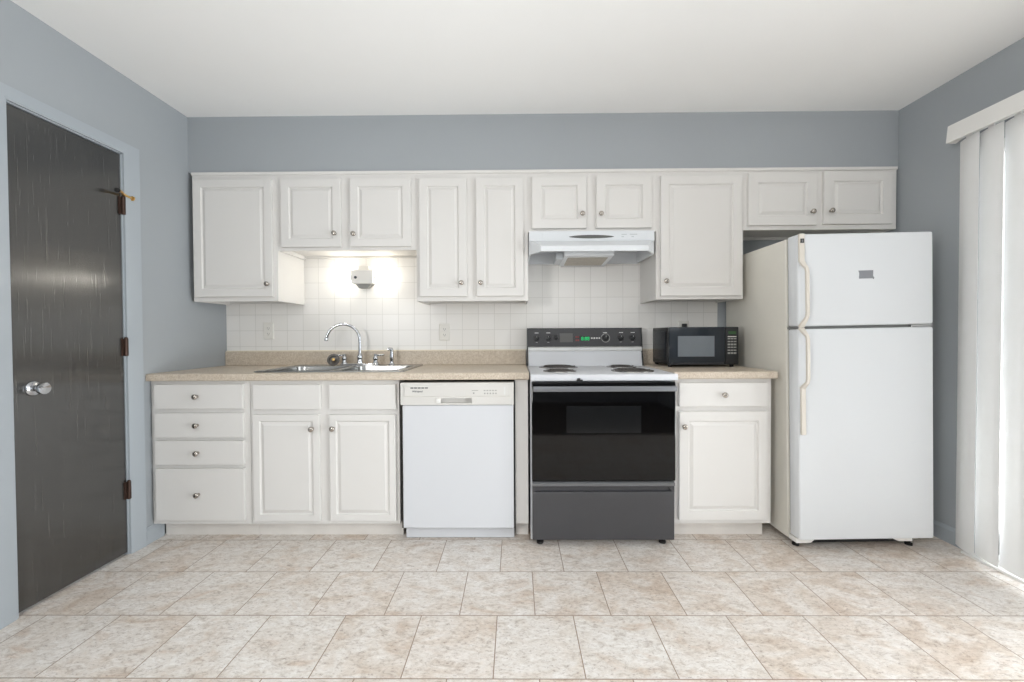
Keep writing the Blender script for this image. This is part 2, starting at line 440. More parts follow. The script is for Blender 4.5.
# door casing, left wall: mitred flat stock, one continuous frame
cw = 0.080
cas = MB()
A0, A1, AZ = DY0, DY1, DZ
def casing_poly(o):  # outline U shape at offset
    return [(A0 - o, 0), (A0 - o, AZ + o * 0.66), (A1 + o, AZ + o * 0.66), (A1 + o, 0)]
for i in range(3):
    inn, mid, out = casing_poly(0.0), casing_poly(0.012), casing_poly(cw)
    prof = [(inn, 0.0), (inn, 0.010), (mid, 0.014), (out, 0.018), (out, 0.0)]
    rows = [[cas.bm.verts.new((XL + d, p[k][0], p[k][1])) for p, d in prof] for k in (i, i + 1)]
    for a in range(len(prof)):
        b = (a + 1) % len(prof)
        cas.bm.faces.new([rows[0][a], rows[0][b], rows[1][b], rows[1][a]])
bmesh.ops.remove_doubles(cas.bm, verts=cas.bm.verts, dist=1e-5)
struct('trim_2', cas, 'trim', smooth=20)
# jamb lining
jb = MB().box(XL - .118, XL - .001, DY0 - .0, DY0 + .006, 0, DZ).box(XL - .118, XL - .001, DY1 - .006, DY1, 0, DZ).box(XL - .118, XL - .001, DY0, DY1, DZ - .006, DZ)
jb.box(XL - .06, XL - .045, DY0, DY0 + .02, 0, DZ).box(XL - .06, XL - .045, DY1 - .02, DY1, 0, DZ)
struct('trim_3', jb, 'trim')
# dark slab door
d1 = struct('door_1', MB().box(XL - .040, XL - .004, DY0 + .011, DY1 - .007, 0.012, DZ - .010, 0.0015, 1), 'dark_door')
kn = obj('knob', MB().lathe([(0.031, 0.0), (0.0315, 0.004), (0.027, 0.009), (0.013, 0.012), (0.0105, 0.018), (0.0105, 0.024), (0.015, 0.029), (0.0235, 0.037), (0.0255, 0.046), (0.0235, 0.052), (0.012, 0.0545), (0.004, 0.055)], (XL - .004, -1.158, 0.915), (1, 0, 0)), 'chrome', d1, 'polished chrome door knob', 50)
obj('latch_plate', MB().box(XL - .0402, XL - .0035, DY0 + .0105, DY0 + .0115, 0.885, 0.945), 'chrome', d1)
for z in (1.80, 1.075, 0.335):
    hb = MB().tube([(XL + .006, DY1 - .003, z - .046), (XL + .006, DY1 - .003, z + .046)], 0.0075)
    hb.box(XL - .004, XL + .002, DY1 - .022, DY1 - .003, z - .044, z + .044).box(XL - .0005, XL + .0115, DY1 - .002, DY1 + .006, z - .044, z + .044)
    hb.tube([(XL + .006, DY1 - .003, z + .046), (XL + .006, DY1 - .003, z + .052)], [0.0085, 0.004])
    h = obj('hinge', hb, 'bronze', d1, 'dark bronze butt hinge')
ds_ = MB().tube([(XL + .010, DY1 - .003, 1.856), (XL + .028, DY1 - .035, 1.860), (XL + .036, DY1 - .060, 1.858)], [0.006, 0.0065, 0.010])
ds_.tube([(XL + .010, DY1 - .003, 1.856), (XL + .020, DY1 + .03, 1.848)], [0.006, 0.005])
ds_.lathe([(0.012, 0), (0.012, 0.006), (0.006, 0.010)], (XL + .020, DY1 + .030, 1.848), (0, 1, -.1))
ds_.lathe([(0.010, -0.004), (0.010, 0.004)], (XL + .008, DY1 - .003, 1.856))
dst = obj('door_stop', ds_, 'brass', d1, 'brass hinge pin door stop')
obj('bumper', MB().lathe([(0.010, 0), (0.011, 0.010), (0.006, 0.016)], (XL + .036, DY1 - .060, 1.858), (0.1, -1, 0)), 'rubber', dst, 'black rubber tip')

# sliding glass door in the right wall
fr = MB().box(XR + .02, XR + .10, SY0, SY0 + .05, 0, SZ).box(XR + .02, XR + .10, SY1 - .05, SY1, 0, SZ)
fr.box(XR + .02, XR + .10, SY0, SY1, SZ - .05, SZ).box(XR + .005, XR + .10, SY0, SY1, 0.0, 0.025)
fr.box(XR + .03, XR + .06, -2.19, -2.12, 0.02, SZ - .04)
fr.box(XR - .055, XR + .005, SY0, SY1, 0.0, 0.012)
sd = struct('door_2', fr, 'white_pl')
obj('pane', MB().box(XR + .05, XR + .055, SY0 + .05, SY1 - .05, 0.025, SZ - .05), 'glass', sd)

# ------------------------------------------------------------------ cabinets
def knob(parent, x, z, yf, facing=-1):
    return obj('knob', MB().lathe([(0.0085, 0.0), (0.0075, 0.003), (0.0055, 0.009), (0.006, 0.013), (0.0125, 0.016), (0.0148, 0.020), (0.0142, 0.024), (0.0105, 0.0275), (0.005, 0.029)], (x, yf, z), (0, -1, 0), 24), 'nickel', parent, 'round brushed nickel knob', 50)

def door_profile(ins):
    return [(0.0, 0.0018), (0.0006, 0.0006), (0.0018, 0.0), (ins, 0.0), (ins + .005, 0.0085), (ins + .009, 0.0090), (ins + .026, 0.0012), (ins + .029, 0.0012)]
DRAWER_PROFILE = [(0.0, 0.0018), (0.0006, 0.0006), (0.0018, 0.0)]
TH = 0.0195

def upper_cabinet(label, x0, x1, z0, doors, knobs, group=None):
    z1, yb, yf = 2.131, -0.009, -0.325
    t = thing('wall_cabinet', label, 'cabinet', ((x0 + x1) / 2, yb, z0))
    b = MB()
    b.box(x0, x1, yf, yf + .019, z0, z1)                               # face frame
    b.box(x0, x0 + .013, yf + .019, yb, z0, z1).box(x1 - .013, x1, yf + .019, yb, z0, z1)
    b.box(x0 + .013, x1 - .013, yf + .019, yb, z0 + .024, z0 + .038)   # bottom panel set up from the rim
    b.box(x0 + .013, x1 - .013, yf + .019, yb, z1 - .014, z1)
    b.box(x0 + .013, x1 - .013, yb - .006, yb, z0 + .038, z1 - .014)
    obj('carcass', b, 'cab', t)
    obj('hanging_rail', MB().box(x0 + .013, x1 - .013, yb - .019, yb, z0 + .008, z0 + .024), 'cab', t)
    obj('top_moulding', MB().prism([(yf - .004, z1 - .017), (yf - .009, z1 - .012), (yf - .009, z1 + .002), (yf, z1 + .002), (yf, z1 - .017)], x0, x1, 'x'), 'cab', t)
    for (a, b2, c, d, ins), (kx, kz) in zip(doors, knobs):
        dr = obj('door', MB().facade(a, b2, c, d, yf - .0195, TH, door_profile(ins)), 'cab', t)
        knob(dr, kx, kz, yf - .0195)
    return t

upper_cabinet('tall single-door white wall cabinet in the left corner', -1.985, -1.4620, 1.343, [(-1.969, -1.486, 1.370, 2.087, .047)], [(-1.512, 1.446)])
upper_cabinet('short two-door white wall cabinet above the sink light', -1.4616, -0.6060, 1.652, [(-1.430, -1.064, 1.671, 2.085, .048), (-1.006, -0.636, 1.671, 2.085, .048)], [(-1.097, 1.750), (-0.980, 1.746)])
upper_cabinet('tall two-door white wall cabinet between sink light and range hood', -0.6056, 0.0786, 1.337, [(-0.583, -0.295, 1.365, 2.083, .048), (-0.236, 0.050, 1.365, 2.083, .048)], [(-0.327, 1.446), (-0.210, 1.445)])
upper_cabinet('short two-door white wall cabinet directly above the range hood', 0.0790, 0.8600, 1.755, [(0.104, 0.434, 1.774, 2.085, .053), (0.494, 0.828, 1.774, 2.088, .053)], [(0.407, 1.857), (0.520, 1.856)])
upper_cabinet('tall single-door white wall cabinet above the microwave', 0.8604, 1.3898, 1.340, [(0.884, 1.374, 1.360, 2.085, .050)], [(0.912, 1.448)])
upper_cabinet('short two-door white wall cabinet above the refrigerator', 1.3902, 2.314, 1.759, [(1.412, 1.824, 1.782, 2.098, .058), (1.866, 2.276, 1.787, 2.104, .058)], [(1.790, 1.860), (1.902, 1.864)])

def base_carcass(t, x0, x1, toe0, toe1, back=0.0):
    yf, yb, z0, z1 = -0.610, -0.012, 0.092, 0.885
    b = MB()
    b.box(x0, x1, yf, yf + .019, z0, z1)
    b.box(x0, x0 + .015, yf + .019, yb, z0, z1).box(x1 - .015, x1, yf + .019, yb, z0, z1)
    b.box(x0 + .015, x1 - .015, yf + .019, yb, z0, z0 + .015)
    b.box(x0 + .015, x1 - .015, yb - .006, yb, z0 + .015, z1)
    obj('carcass', b, 'cab', t)
    obj('toe_kick', MB().box(toe0, toe1, -0.545, yb, 0.0, z0), 'grime', t)

def drawer(t, a, b, c, d, kx=None, kz=None, name='drawer'):
    o = obj(name, MB().facade(a, b, c, d, -0.6295, TH, DRAWER_PROFILE), 'cab', t)
    if kx is not None: knob(o, kx, kz, -0.6295)
    return o
def bdoor(t, a, b, c, d, kx, kz, ins=.034):
    o = obj('door', MB().facade(a, b, c, d, -0.6295, TH, door_profile(ins)), 'cab', t)
    knob(o, kx, kz, -0.6295)

t = thing('drawer_cabinet', 'white base cabinet of four drawers beside the dark door', 'cabinet', (-1.74, -0.31, 0))
base_carcass(t, -2.008, -1.460, -1.996, -1.460)
for z0, z1, kz in ((0.732, 0.866, 0.800), (0.574, 0.709, 0.643), (0.424, 0.557, 0.491), (0.118, 0.404, 0.263)):
    drawer(t, -1.978, -1.490, z0, z1, -1.740, kz)
t = thing('sink_cabinet', 'white two-door base cabinet under the sink', 'cabinet', (-1.05, -0.31, 0))
base_carcass(t, -1.458, -0.640, -1.458, -0.640)
drawer(t, -1.434, -1.066, 0.727, 0.863, name='false_drawer_front'); drawer(t, -1.017, -0.654, 0.726, 0.862, name='false_drawer_front')
bdoor(t, -1.437, -1.074, 0.114, 0.699, -1.109, 0.622); bdoor(t, -1.017, -0.657, 0.114, 0.698, -0.995, 0.624)
t = thing('filler_panel', 'narrow white filler panel between dishwasher and range', 'panel', (0.03, -0.31, 0))
obj('board', MB().box(-0.004, 0.066, -0.610, -0.012, 0.092, 0.885), 'cab', t)
obj('toe_kick', MB().box(-0.004, 0.066, -0.545, -0.012, 0.0, 0.092), 'grime', t)
t = thing('base_cabinet', 'white base cabinet with one drawer and one door below the microwave', 'cabinet', (1.13, -0.31, 0))
base_carcass(t, 0.866, 1.388, 0.870, 1.382)
drawer(t, 0.884, 1.362, 0.735, 0.863, 1.121, 0.800)
bdoor(t, 0.884, 1.363, 0.117, 0.708, 0.907, 0.629, .050)

# ------------------------------------------------------------------ worktops
CZ, CB, CF = 0.925, 0.8865, -0.642
SX0, SX1, SYF, SYB = -1.462, -0.628, -0.575, -0.075      # sink outline
hx0, hx1, hy0, hy1 = SX0 + .018, SX1 - .018, SYF + .018, SYB - .018
t = thing('worktop', 'long beige speckled laminate worktop holding the sink', 'worktop', (-0.97, -0.32, CB))
front = [(CF + .004, CB), (CF, CB + .004), (CF, CZ - .010), (CF + .003, CZ - .003), (CF + .010, CZ), (hy0, CZ), (hy0, CB)]
m = MB().prism(front, -2.010, 0.071, 'x')
m.box(-2.010, hx0, hy0, -0.010, CB, CZ).box(hx1, 0.071, hy0, -0.010, CB, CZ).box(hx0, hx1, hy1, -0.010, CB, CZ)
obj('deck', m, 'laminate', t)
t = thing('upstand', 'long beige laminate upstand along the wall behind the sink', 'splashback', (-0.97, -0.018, CZ))
obj('board', MB().box(-2.010, 0.071, -0.028, -0.009, CZ, 1.021, 0.003), 'laminate', t)
obj('caulk_line', MB().box(-2.010, 0.071, -0.017, -0.009, 1.021, 1.027), 'caulk', t)
t = thing('worktop', 'short beige speckled laminate worktop under the microwave', 'worktop', (1.13, -0.32, CB))
front2 = [(CF + .004, CB), (CF, CB + .004), (CF, CZ - .010), (CF + .003, CZ - .003), (CF + .010, CZ), (-0.010, CZ), (-0.010, CB)]
obj('deck', MB().prism(front2, 0.853, 1.404, 'x'), 'laminate', t)
t = thing('upstand', 'short beige laminate upstand behind the microwave', 'splashback', (1.12, -0.018, CZ))
obj('board', MB().box(0.856, 1.391, -0.028, -0.009, CZ, 1.021, 0.003), 'laminate', t)
obj('caulk_line', MB().box(0.856, 1.391, -0.017, -0.009, 1.021, 1.027), 'caulk', t)

# ------------------------------------------------------------------ sink, tap
t = thing('kitchen_sink', 'stainless steel double-bowl sink set into the long worktop', 'sink', ((SX0 + SX1) / 2, -0.32, CZ))
def rrect(x0, x1, y0, y1, r, z, n=5):
    P = []
    for cx, cy, a0 in ((x1 - r, y1 - r, 0), (x0 + r, y1 - r, 90), (x0 + r, y0 + r, 180), (x1 - r, y0 + r, 270)):
        for i in range(n + 1):
            a = R(a0 + 90 * i / n); P.append((cx + r * math.cos(a), cy + r * math.sin(a), z))
    return P
b1 = (-1.422, -1.066, -0.545, -0.180); b2 = (-1.024, -0.668, -0.545, -0.180)
zt = CZ + .0065
rim = MB()
xs = [SX0, b1[0], b1[1], b2[0], b2[1], SX1]; ys = [SYF, b1[2], b1[3], SYB]
for i in range(5):
    for j in range(3):
        if j == 1 and i in (1, 3): continue
        rim.box(xs[i], xs[i + 1], ys[j], ys[j + 1], CZ + .0005, zt)
# rolled edge around the sink
rim.loops([rrect(SX0 - .006, SX1 + .006, SYF - .006, SYB + .006, .03, CZ + .0005), rrect(SX0 - .003, SX1 + .003, SYF - .003, SYB + .003, .03, zt + .001), rrect(SX0 + .008, SX1 - .008, SYF + .008, SYB - .008, .025, zt + .001), rrect(SX0 + .010, SX1 - .010, SYF + .010, SYB - .010, .024, zt)], False, False)
obj('rim', rim, 'steel', t, recalc=False)
for bb in (b1, b2):
    x0, x1, y0, y1 = bb
    o_ = [rrect(x0 - .004, x1 + .004, y0 - .004, y1 + .004, .02, zt + .0015), rrect(x0 + .004, x1 - .004, y0 + .004, y1 - .004, .045, zt - .004),
          rrect(x0 + .012, x1 - .012, y0 + .012, y1 - .012, .05, zt - .12), rrect(x0 + .03, x1 - .03, y0 + .03, y1 - .03, .05, zt - .15), rrect(x0 + .13, x1 - .13, y0 + .13, y1 - .13, .03, zt - .155)]
    bw = obj('bowl', MB().loops(o_, False, True), 'steel', t, recalc=False)
    obj('drain', MB().lathe([(0.030, 0), (0.034, 0.003), (0.022, 0.003), (0.018, 0.001)], ((x0 + x1) / 2, (y0 + y1) / 2, zt - .155)), 'chrome', bw)

FY = -0.112
t = thing('kitchen_tap', 'chrome gooseneck tap with two lever handles behind the sink', 'tap', (-1.042, FY, zt))
obj('base_plate', MB().loops([rrect(-1.172, -0.912, FY - .028, FY + .028, .026, zt), rrect(-1.172, -0.912, FY - .028, FY + .028, .026, zt + .006), rrect(-1.166, -0.918, FY - .022, FY + .022, .021, zt + .011)]), 'chrome', t)
pts = [(-1.042, FY, zt + .008), (-1.042, FY, 1.10)]
for i in range(1, 15):
    a = math.pi * i / 16.0
    r_ = 0.104
    k_ = r_ - r_ * math.cos(a)
    pts.append((-1.042 - k_, FY - 0.14 * k_, 1.100 + r_ * math.sin(a)))
pts.append((-1.252, FY - .030, 1.106))
sp_ = MB().tube(pts, 0.0095, 18)
sp_.lathe([(0.019, 0), (0.020, 0.010), (0.016, 0.02), (0.017, 0.035), (0.019, 0.05), (0.014, 0.062), (0.011, 0.07)], (-1.042, FY, zt + .008))
so = obj('spout', sp_, 'chrome', t, smooth=50)
obj('aerator', MB().lathe([(0.0115, 0), (0.0125, 0.012), (0.012, 0.016)], (-1.2535, FY - .031, 1.094), (0.12, 0, 1)), 'chrome', so)
for hx, s in ((-1.147, -1), (-0.937, 1)):
    h = MB().lathe([(0.021, 0), (0.021, 0.006), (0.016, 0.012), (0.013, 0.022), (0.016, 0.032), (0.017, 0.040), (0.011, 0.048), (0.010, 0.055), (0.012, 0.060), (0.008, 0.066)], (hx, FY, zt + .008))
    h.tube([(hx, FY, zt + .062), (hx + s * .035, FY - .004, zt + .066), (hx + s * .060, FY - .006, zt + .068)], [0.0065, 0.005, 0.0055])
    obj('handle', h, 'chrome', t, smooth=50)
t = thing('sink_sprayer', 'chrome side sprayer standing right of the gooseneck tap', 'sprayer', (-0.829, FY, zt))
obj('holder', MB().lathe([(0.020, 0), (0.020, 0.005), (0.014, 0.012), (0.012, 0.022)], (-0.829, FY, zt)), 'chrome', t)
obj('body', MB().lathe([(0.009, 0.018), (0.012, 0.03), (0.013, 0.06), (0.011, 0.08), (0.012, 0.094)], (-0.829, FY, zt)), 'chrome', t)
obj('nozzle', MB().tube([(-0.825, FY, zt + .090), (-0.832, FY, zt + .104), (-0.846, FY - .004, zt + .106), (-0.856, FY - .006, zt + .100)], [0.012, 0.013, 0.011, 0.009]), 'chrome', t)
# basket strainer leaning against the tap
t = thing('sink_strainer', 'round metal sink strainer leaning beside the left tap handle', 'strainer', (-1.205, -0.150, zt))
ax = Vector((0.25, -1, 0.35)).normalized()
cs = Vector((-1.203, -0.150, zt + .037))
obj('cup', MB().lathe([(0.018, -0.020), (0.026, -0.016), (0.028, 0.0), (0.038, 0.0), (0.040, 0.003), (0.038, 0.006), (0.027, 0.005), (0.024, -0.010), (0.010, -0.012)], cs, ax), 'dark_steel', t)
obj('stem', MB().lathe([(0.005, -0.012), (0.005, 0.002), (0.009, 0.005), (0.009, 0.010), (0.004, 0.012)], cs, ax, 16), 'brass', t)

# ------------------------------------------------------------------ lamp over the sink
t = thing('wall_lamp', 'lit white wall lamp with two bulbs above the sink', 'lamp', (-1.030, -0.009, 1.455))
hs = MB().prism([(-1.102, 1.478), (-0.968, 1.478), (-0.960, 1.486), (-0.960, 1.562), (-0.968, 1.570), (-1.102, 1.570), (-1.110, 1.562), (-1.110, 1.486)], -0.009, -0.085, 'y', 0.004)
obj('housing', hs, 'white_pl', t)
obj('lower_bracket', MB().prism([(-1.066, 1.452), (-1.004, 1.452), (-0.980, 1.479), (-1.090, 1.479)], -0.009, -0.060, 'y', 0.002), 'grey_pl', t, 'grey lower bracket')
obj('upper_bracket', MB().prism([(-1.074, 1.569), (-0.996, 1.569), (-1.004, 1.605), (-1.066, 1.605)], -0.009, -0.050, 'y', 0.002), 'almond', t, 'cream upper bracket')
obj('switch', MB().lathe([(0.009, 0), (0.009, 0.006), (0.005, 0.008)], (-1.076, -0.085, 1.520), (0, -1, 0), 20), 'ink', t, 'dark rotary switch')
for s in (-1, 1):
    so = obj('socket', MB().lathe([(0.021, 0), (0.021, 0.008), (0.018, 0.012)], (-1.035 + s * .075, -0.048, 1.523), (s, 0, 0)), 'white_pl', t)
    obj('bulb', MB().lathe([(0.013, 0.0), (0.016, 0.010), (0.024, 0.026), (0.030, 0.046), (0.031, 0.062), (0.026, 0.078), (0.014, 0.088), (0.003, 0.091)], (-1.035 + s * .085, -0.048, 1.523), (s, 0, 0)), 'bulb', so, 'glowing bulb')

# ------------------------------------------------------------------ outlets
def outlet(label, x, z, kind):
    t = thing('wall_outlet', label, 'outlet', (x, -0.008, z - .058))
    pl = obj('cover_plate', MB().facade(x - .036, x + .036, z - .058, z + .058, -0.0150, 0.0065, [(0.0, 0.003), (0.004, 0.0)]), 'almond', t)
    for dz in (-.0195, .0195):
        so = obj('socket', MB().loops([[(x + .017 * math.cos(a) * (1.0), -0.0150, z + dz + .0145 * math.sin(a)) for a in [2 * math.pi * i / 20 for i in range(20)]], [(x + .016 * math.cos(a), -0.0165, z + dz + .0135 * math.sin(a)) for a in [2 * math.pi * i / 20 for i in range(20)]]]), 'almond', t)
        sl = MB().box(x - .0075, x - .0055, -0.0168, -0.0160, z + dz - .004, z + dz + .006).box(x + .0055, x + .0075, -0.0168, -0.0160, z + dz - .004, z + dz + .005).box(x - .002, x + .002, -0.0168, -0.0160, z + dz - .010, z + dz - .006)
        obj('slots', sl, 'ink', so)
    return t
outlet('almond double outlet near the left corner of the tiled wall', -1.714, 1.163, 0)
outlet('almond double outlet between the tap and the range', -0.490, 1.150, 0)
outlet('almond outlet behind the microwave, mostly hidden', 1.155, 1.160, 0)
t = thing('power_plug', 'black plug in the outlet behind the microwave', 'plug', (1.155, -0.0170, 1.158))
obj('plug_body', MB().box(1.141, 1.169, -0.045, -0.0172, 1.160, 1.199, 0.005), 'black_pl', t)
obj('cord', MB().tube([(1.155, -0.032, 1.162), (1.155, -0.032, 1.13), (1.165, -0.031, 1.06), (1.17, -0.031, 1.04)], 0.0035, 8), 'black_pl', t)

# ------------------------------------------------------------------ dishwasher
t = thing('dishwasher', 'white built-in dishwasher under the long worktop', 'dishwasher', (-0.31, -0.32, 0))
obj('tub', MB().box(-0.632, -0.010, -0.600, -0.03, 0.062, 0.872), 'dark_gap', t)
cp = MB()
hx0_, hx1_, hz0_, hz1_ = -0.404, -0.236, 0.762, 0.788
x0, x1, z0, z1, yf = -0.621, -0.011, 0.753, 0.872, -0.650
for a, b, c, d in ((x0, hx0_, z0, z1), (hx1_, x1, z0, z1), (hx0_, hx1_, z0, hz0_), (hx0_, hx1_, hz1_, z1)):
    cp.box(a, b, yf, -0.600, c, d)
cp.box(hx0_, hx1_, yf + .030, -0.600, hz0_, hz1_)
cpo = obj('control_panel', cp, 'panel_white', t)
obj('raised_fascia', MB().loops([rrect2 for rrect2 in ([(p[0], yf - 0.0005, p[1]) for p in ((-0.603, .797), (-0.030, .797), (-0.030, .862), (-0.603, .862))], [(p[0], yf - 0.003, p[1]) for p in ((-0.598, .801), (-0.035, .801), (-0.035, .858), (-0.598, .858))])]), 'panel_white', cpo)
obj('door', MB().box(-0.613, -0.013, -0.645, -0.600, 0.082, 0.750, 0.004), 'white_en', t)
obj('toe_panel', MB().box(-0.612, -0.012, -0.590, -0.560, 0.004, 0.080, 0.002), 'white_en', t)
obj('latch_button', MB().lathe([(0.013, 0), (0.012, 0.004), (0.006, 0.006)], (-0.419, yf, 0.775), (0, -1, 0)), 'white_pl', t)
text('lettering', 'Whirlpool', 'ink', cpo, -0.558, 0.822, yf - .0032, 0.0135, True, 0.25)
mk = MB()
for i in range(5): mk.box(-0.566 + i * .0195, -0.566 + i * .0195 + .016, yf - .0036, yf - .0030, 0.842, 0.848)
obj('small_print', mk, 'ink', cpo)
for a, b, c, d in [(-0.236, -0.202, 0.829, 0.832), (-0.230, -0.222, 0.812, 0.820)] + [(-0.172 + i * .015, -0.163 + i * .015, 0.828, 0.833) for i in range(5)] + [(-0.170 + i * .015, -0.163 + i * .015, 0.811, 0.818) for i in range(5)]:
    obj('dial_mark', MB().box(a, b, yf - .0036, yf - .003, c, d), 'grey_pl', cpo)
obj('indicator_slot', MB().box(-0.064, -0.056, yf - .0036, yf - .003, 0.806, 0.850), 'lightink', cpo)

# ------------------------------------------------------------------ range
t = thing('electric_range', 'white electric coil range with black oven door and charcoal drawer', 'range', (0.459, -0.37, 0))
RX0, RX1 = 0.078, 0.840
obj('body', MB().box(RX0, RX1, -0.655, -0.030, 0.030, 0.884), 'white_en', t)
ct = obj('cooktop', MB().box(RX0 - .001, RX1 + .010, -0.702, -0.032, 0.884, 0.920, 0.007, 3), 'white_en', t)
def burner(x, y, r):
    p = MB().lathe([(r + .018, 0), (r + .017, 0.004), (r + .010, 0.005), (r, 0.001), (r * .5, 0.0005)], (x, y, 0.9202), seg=36)
    po = obj('drip_pan', p, 'pan', t)
    pts = []
    turns = 4 if r > .085 else 3
    N = turns * 22
    for i in range(N + 1):
        a = 2 * math.pi * turns * i / N
        rr = 0.018 + (r - 0.022) * i / N
        pts.append((x + rr * math.cos(a), y + rr * math.sin(a), 0.9272))
    c = MB().tube(pts, 0.0042, 6)
    for k in range(3):
        a = 2 * math.pi * k / 3 + .5
        c.tube([(x, y, 0.925), (x + r * math.cos(a), y + r * math.sin(a), 0.925)], 0.0025, 6)
    obj('coil', c, 'coil', po)
burner(0.272, -0.235, .106); burner(0.250, -0.515, .076); burner(0.672, -0.235, .076); burner(0.662, -0.515, .100)
# backguard: white lower slope, chrome strip, black control panel
obj('backguard', MB().prism([(-0.128, 0.920), (-0.102, 1.018), (-0.030, 1.018), (-0.030, 0.920)], RX0 + .008, RX1 - .002, 'x'), 'white_en', t)
obj('chrome_strip', MB().prism([(-0.104, 1.016), (-0.113, 1.022), (-0.113, 1.041), (-0.100, 1.047), (-0.030, 1.047), (-0.030, 1.016)], RX0 + .006, RX1, 'x'), 'bright', t, 'chrome trim strip')
PF0, PF1 = -0.100, -0.084   # the panel leans back
pan = obj('control_panel', MB().prism([(PF0, 1.047), (PF1, 1.166), (PF1 + .006, 1.171), (-0.030, 1.171), (-0.030, 1.047)], RX0 + .004, RX1 + .002, 'x'), 'black_panel', t, 'charcoal control panel')
for a, b in ((RX0 - .0005, RX0 + .0045), (RX1 + .0005, RX1 + .0065)):
    obj('end_cap', MB().prism([(-0.132, 0.922), (-0.106, 1.020), (-0.106, 1.050), (-0.088, 1.172), (-0.030, 1.172), (-0.030, 0.922)], a, b, 'x'), 'black_pl', t)
def pf(z): return PF0 + (PF1 - PF0) * (z - 1.047) / .119
nrm = Vector((0, -0.119, -0.016)).normalized() * 1
nrm = Vector((0, -1, 0.134)).normalized()
for x, z, r in ((0.142, 1.104, .018), (0.220, 1.104, .018), (0.274, 1.108, .015), (0.603, 1.104, .020), (0.704, 1.104, .019), (0.783, 1.104, .019)):
    k = MB().lathe([(r, 0.0), (r, 0.006), (r * .86, 0.016), (r * .5, 0.018)], (x, pf(z), z), nrm)
    k.box(x - .0035, x + .0035, pf(z) - .024, pf(z) - .012, z - r * .85, z + r * .85, 0.002)
    ko = obj('knob', k, 'black_pl', pan)
    if r > .016:
        obj('pointer', MB().box(x - .001, x + .001, pf(z) - .0245, pf(z) - .0238, z + r * .3, z + r * .8), 'lightink', ko)
def mark(x0, x1, z0, z1):
    zm = (z0 + z1) / 2
    obj('lettering', MB().box(x0, x1, pf(zm) - .001, pf(zm) + .001, z0, z1), 'lightink', pan)
for x in (0.142, 0.220, 0.600, 0.708, 0.786): mark(x - .013, x + .013, 1.137, 1.1415)
for x in (0.142, 0.220, 0.704, 0.783): mark(x - .006, x + .006, 1.075, 1.0775)
mark(0.540, 0.562, 1.079, 1.083); mark(0.540, 0.562, 1.123, 1.126)
ring = MB().loops([[(0.603 + rr * math.cos(a), pf(1.104 + rr * math.sin(a)) + dy, 1.104 + rr * math.sin(a)) for a in [2 * math.pi * i / 32 for i in range(32)]] for rr, dy in ((.030, 0), (.030, -.001), (.026, -.001), (.026, 0))], False, False)
obj('dial_ring', ring, 'grey_pl', pan)
obj('smoked_window', MB().prism([(pf(1.076) - .002, 1.076), (pf(1.136) - .002, 1.136), (pf(1.136) + .002, 1.136), (pf(1.076) + .002, 1.076)], 0.297, 0.384, 'x'), 'vent', pan, 'grey inset panel')
obj('clock_surround', MB().prism([(pf(1.072) - .0015, 1.072), (pf(1.130) - .0015, 1.130), (pf(1.130) + .002, 1.130), (pf(1.072) + .002, 1.072)], 0.392, 0.575, 'x'), 'black_panel', pan)
dp = obj('clock_display', MB().prism([(pf(1.084) - .0025, 1.084), (pf(1.120) - .0025, 1.120), (pf(1.120) + .002, 1.120), (pf(1.084) + .002, 1.084)], 0.434, 0.494, 'x'), 'disp', pan)
text('digits', '8:88', 'green', dp, 0.439, 1.089, pf(1.10) - .0042, 0.033, True)
rb = MB()
for i in range(2):
    for j in range(2): rb.box(0.402 + i * .013, 0.411 + i * .013, pf(1.1) - .0040, pf(1.1) + .001, 1.084 + j * .022, 1.094 + j * .022)
obj('red_buttons', rb, 'redink', pan)
wb = MB()
for i in range(4): wb.box(0.505 + i * .017, 0.516 + i * .017, pf(1.1) - .0040, pf(1.1) + .001, 1.098, 1.108)
obj('white_buttons', wb, 'lightink', pan)
# oven door
od = obj('oven_door', MB().box(RX0 + .005, RX1 - .003, -0.700, -0.658, 0.357, 0.878, 0.004), 'black_gl', t)
obj('window', MB().box(0.266, 0.656, -0.7012, -0.699, 0.610, 0.752, 0.0005, 1), 'black_win', od, 'smoked oven window')
hb = MB().box(0.090, 0.830, -0.742, -0.722, 0.833, 0.861, 0.005, 3).box(0.094, 0.116, -0.724, -0.698, 0.838, 0.856).box(0.804, 0.826, -0.724, -0.698, 0.838, 0.856)
obj('handle', hb, 'bar', od, 'grey steel bar handle')
obj('latch', MB().box(0.318, 0.350, -0.7085, -0.700, 0.884, 0.892, 0.002).box(0.322, 0.338, -0.7085, -0.700, 0.889, 0.900, 0.002), 'rubber', od)
# storage drawer with pull lip
dw = MB().box(RX0 + .007, RX1 - .009, -0.700, -0.658, 0.045, 0.300, 0.003)
dw.box(RX0 + .007, RX1 - .009, -0.684, -0.658, 0.298, 0.330)
for a, b, s in ((RX0 + .007, RX0 + .040, 1), (RX1 - .042, RX1 - .009, -1)):
    tri = [(a, .299), (b, .299), (a, .331)] if s == 1 else [(a, .299), (b, .299), (b, .331)]
    tri = [(a, .299), (a + .012, .299), (a + .030, .331), (a, .331)] if s == 1 else [(b - .012, .299), (b, .299), (b, .331), (b - .030, .331)]
    dw.prism(tri, -0.698, -0.660, 'y')
sdr = obj('storage_drawer', dw, 'charcoal', t, 'charcoal storage drawer')
obj('pull_lip', MB().prism([(-0.700, 0.330), (-0.708, 0.335), (-0.708, 0.346), (-0.698, 0.352), (-0.658, 0.352), (-0.658, 0.330)], RX0 + .007, RX1 - .009, 'x'), 'lip', sdr, 'lighter grey pull lip')
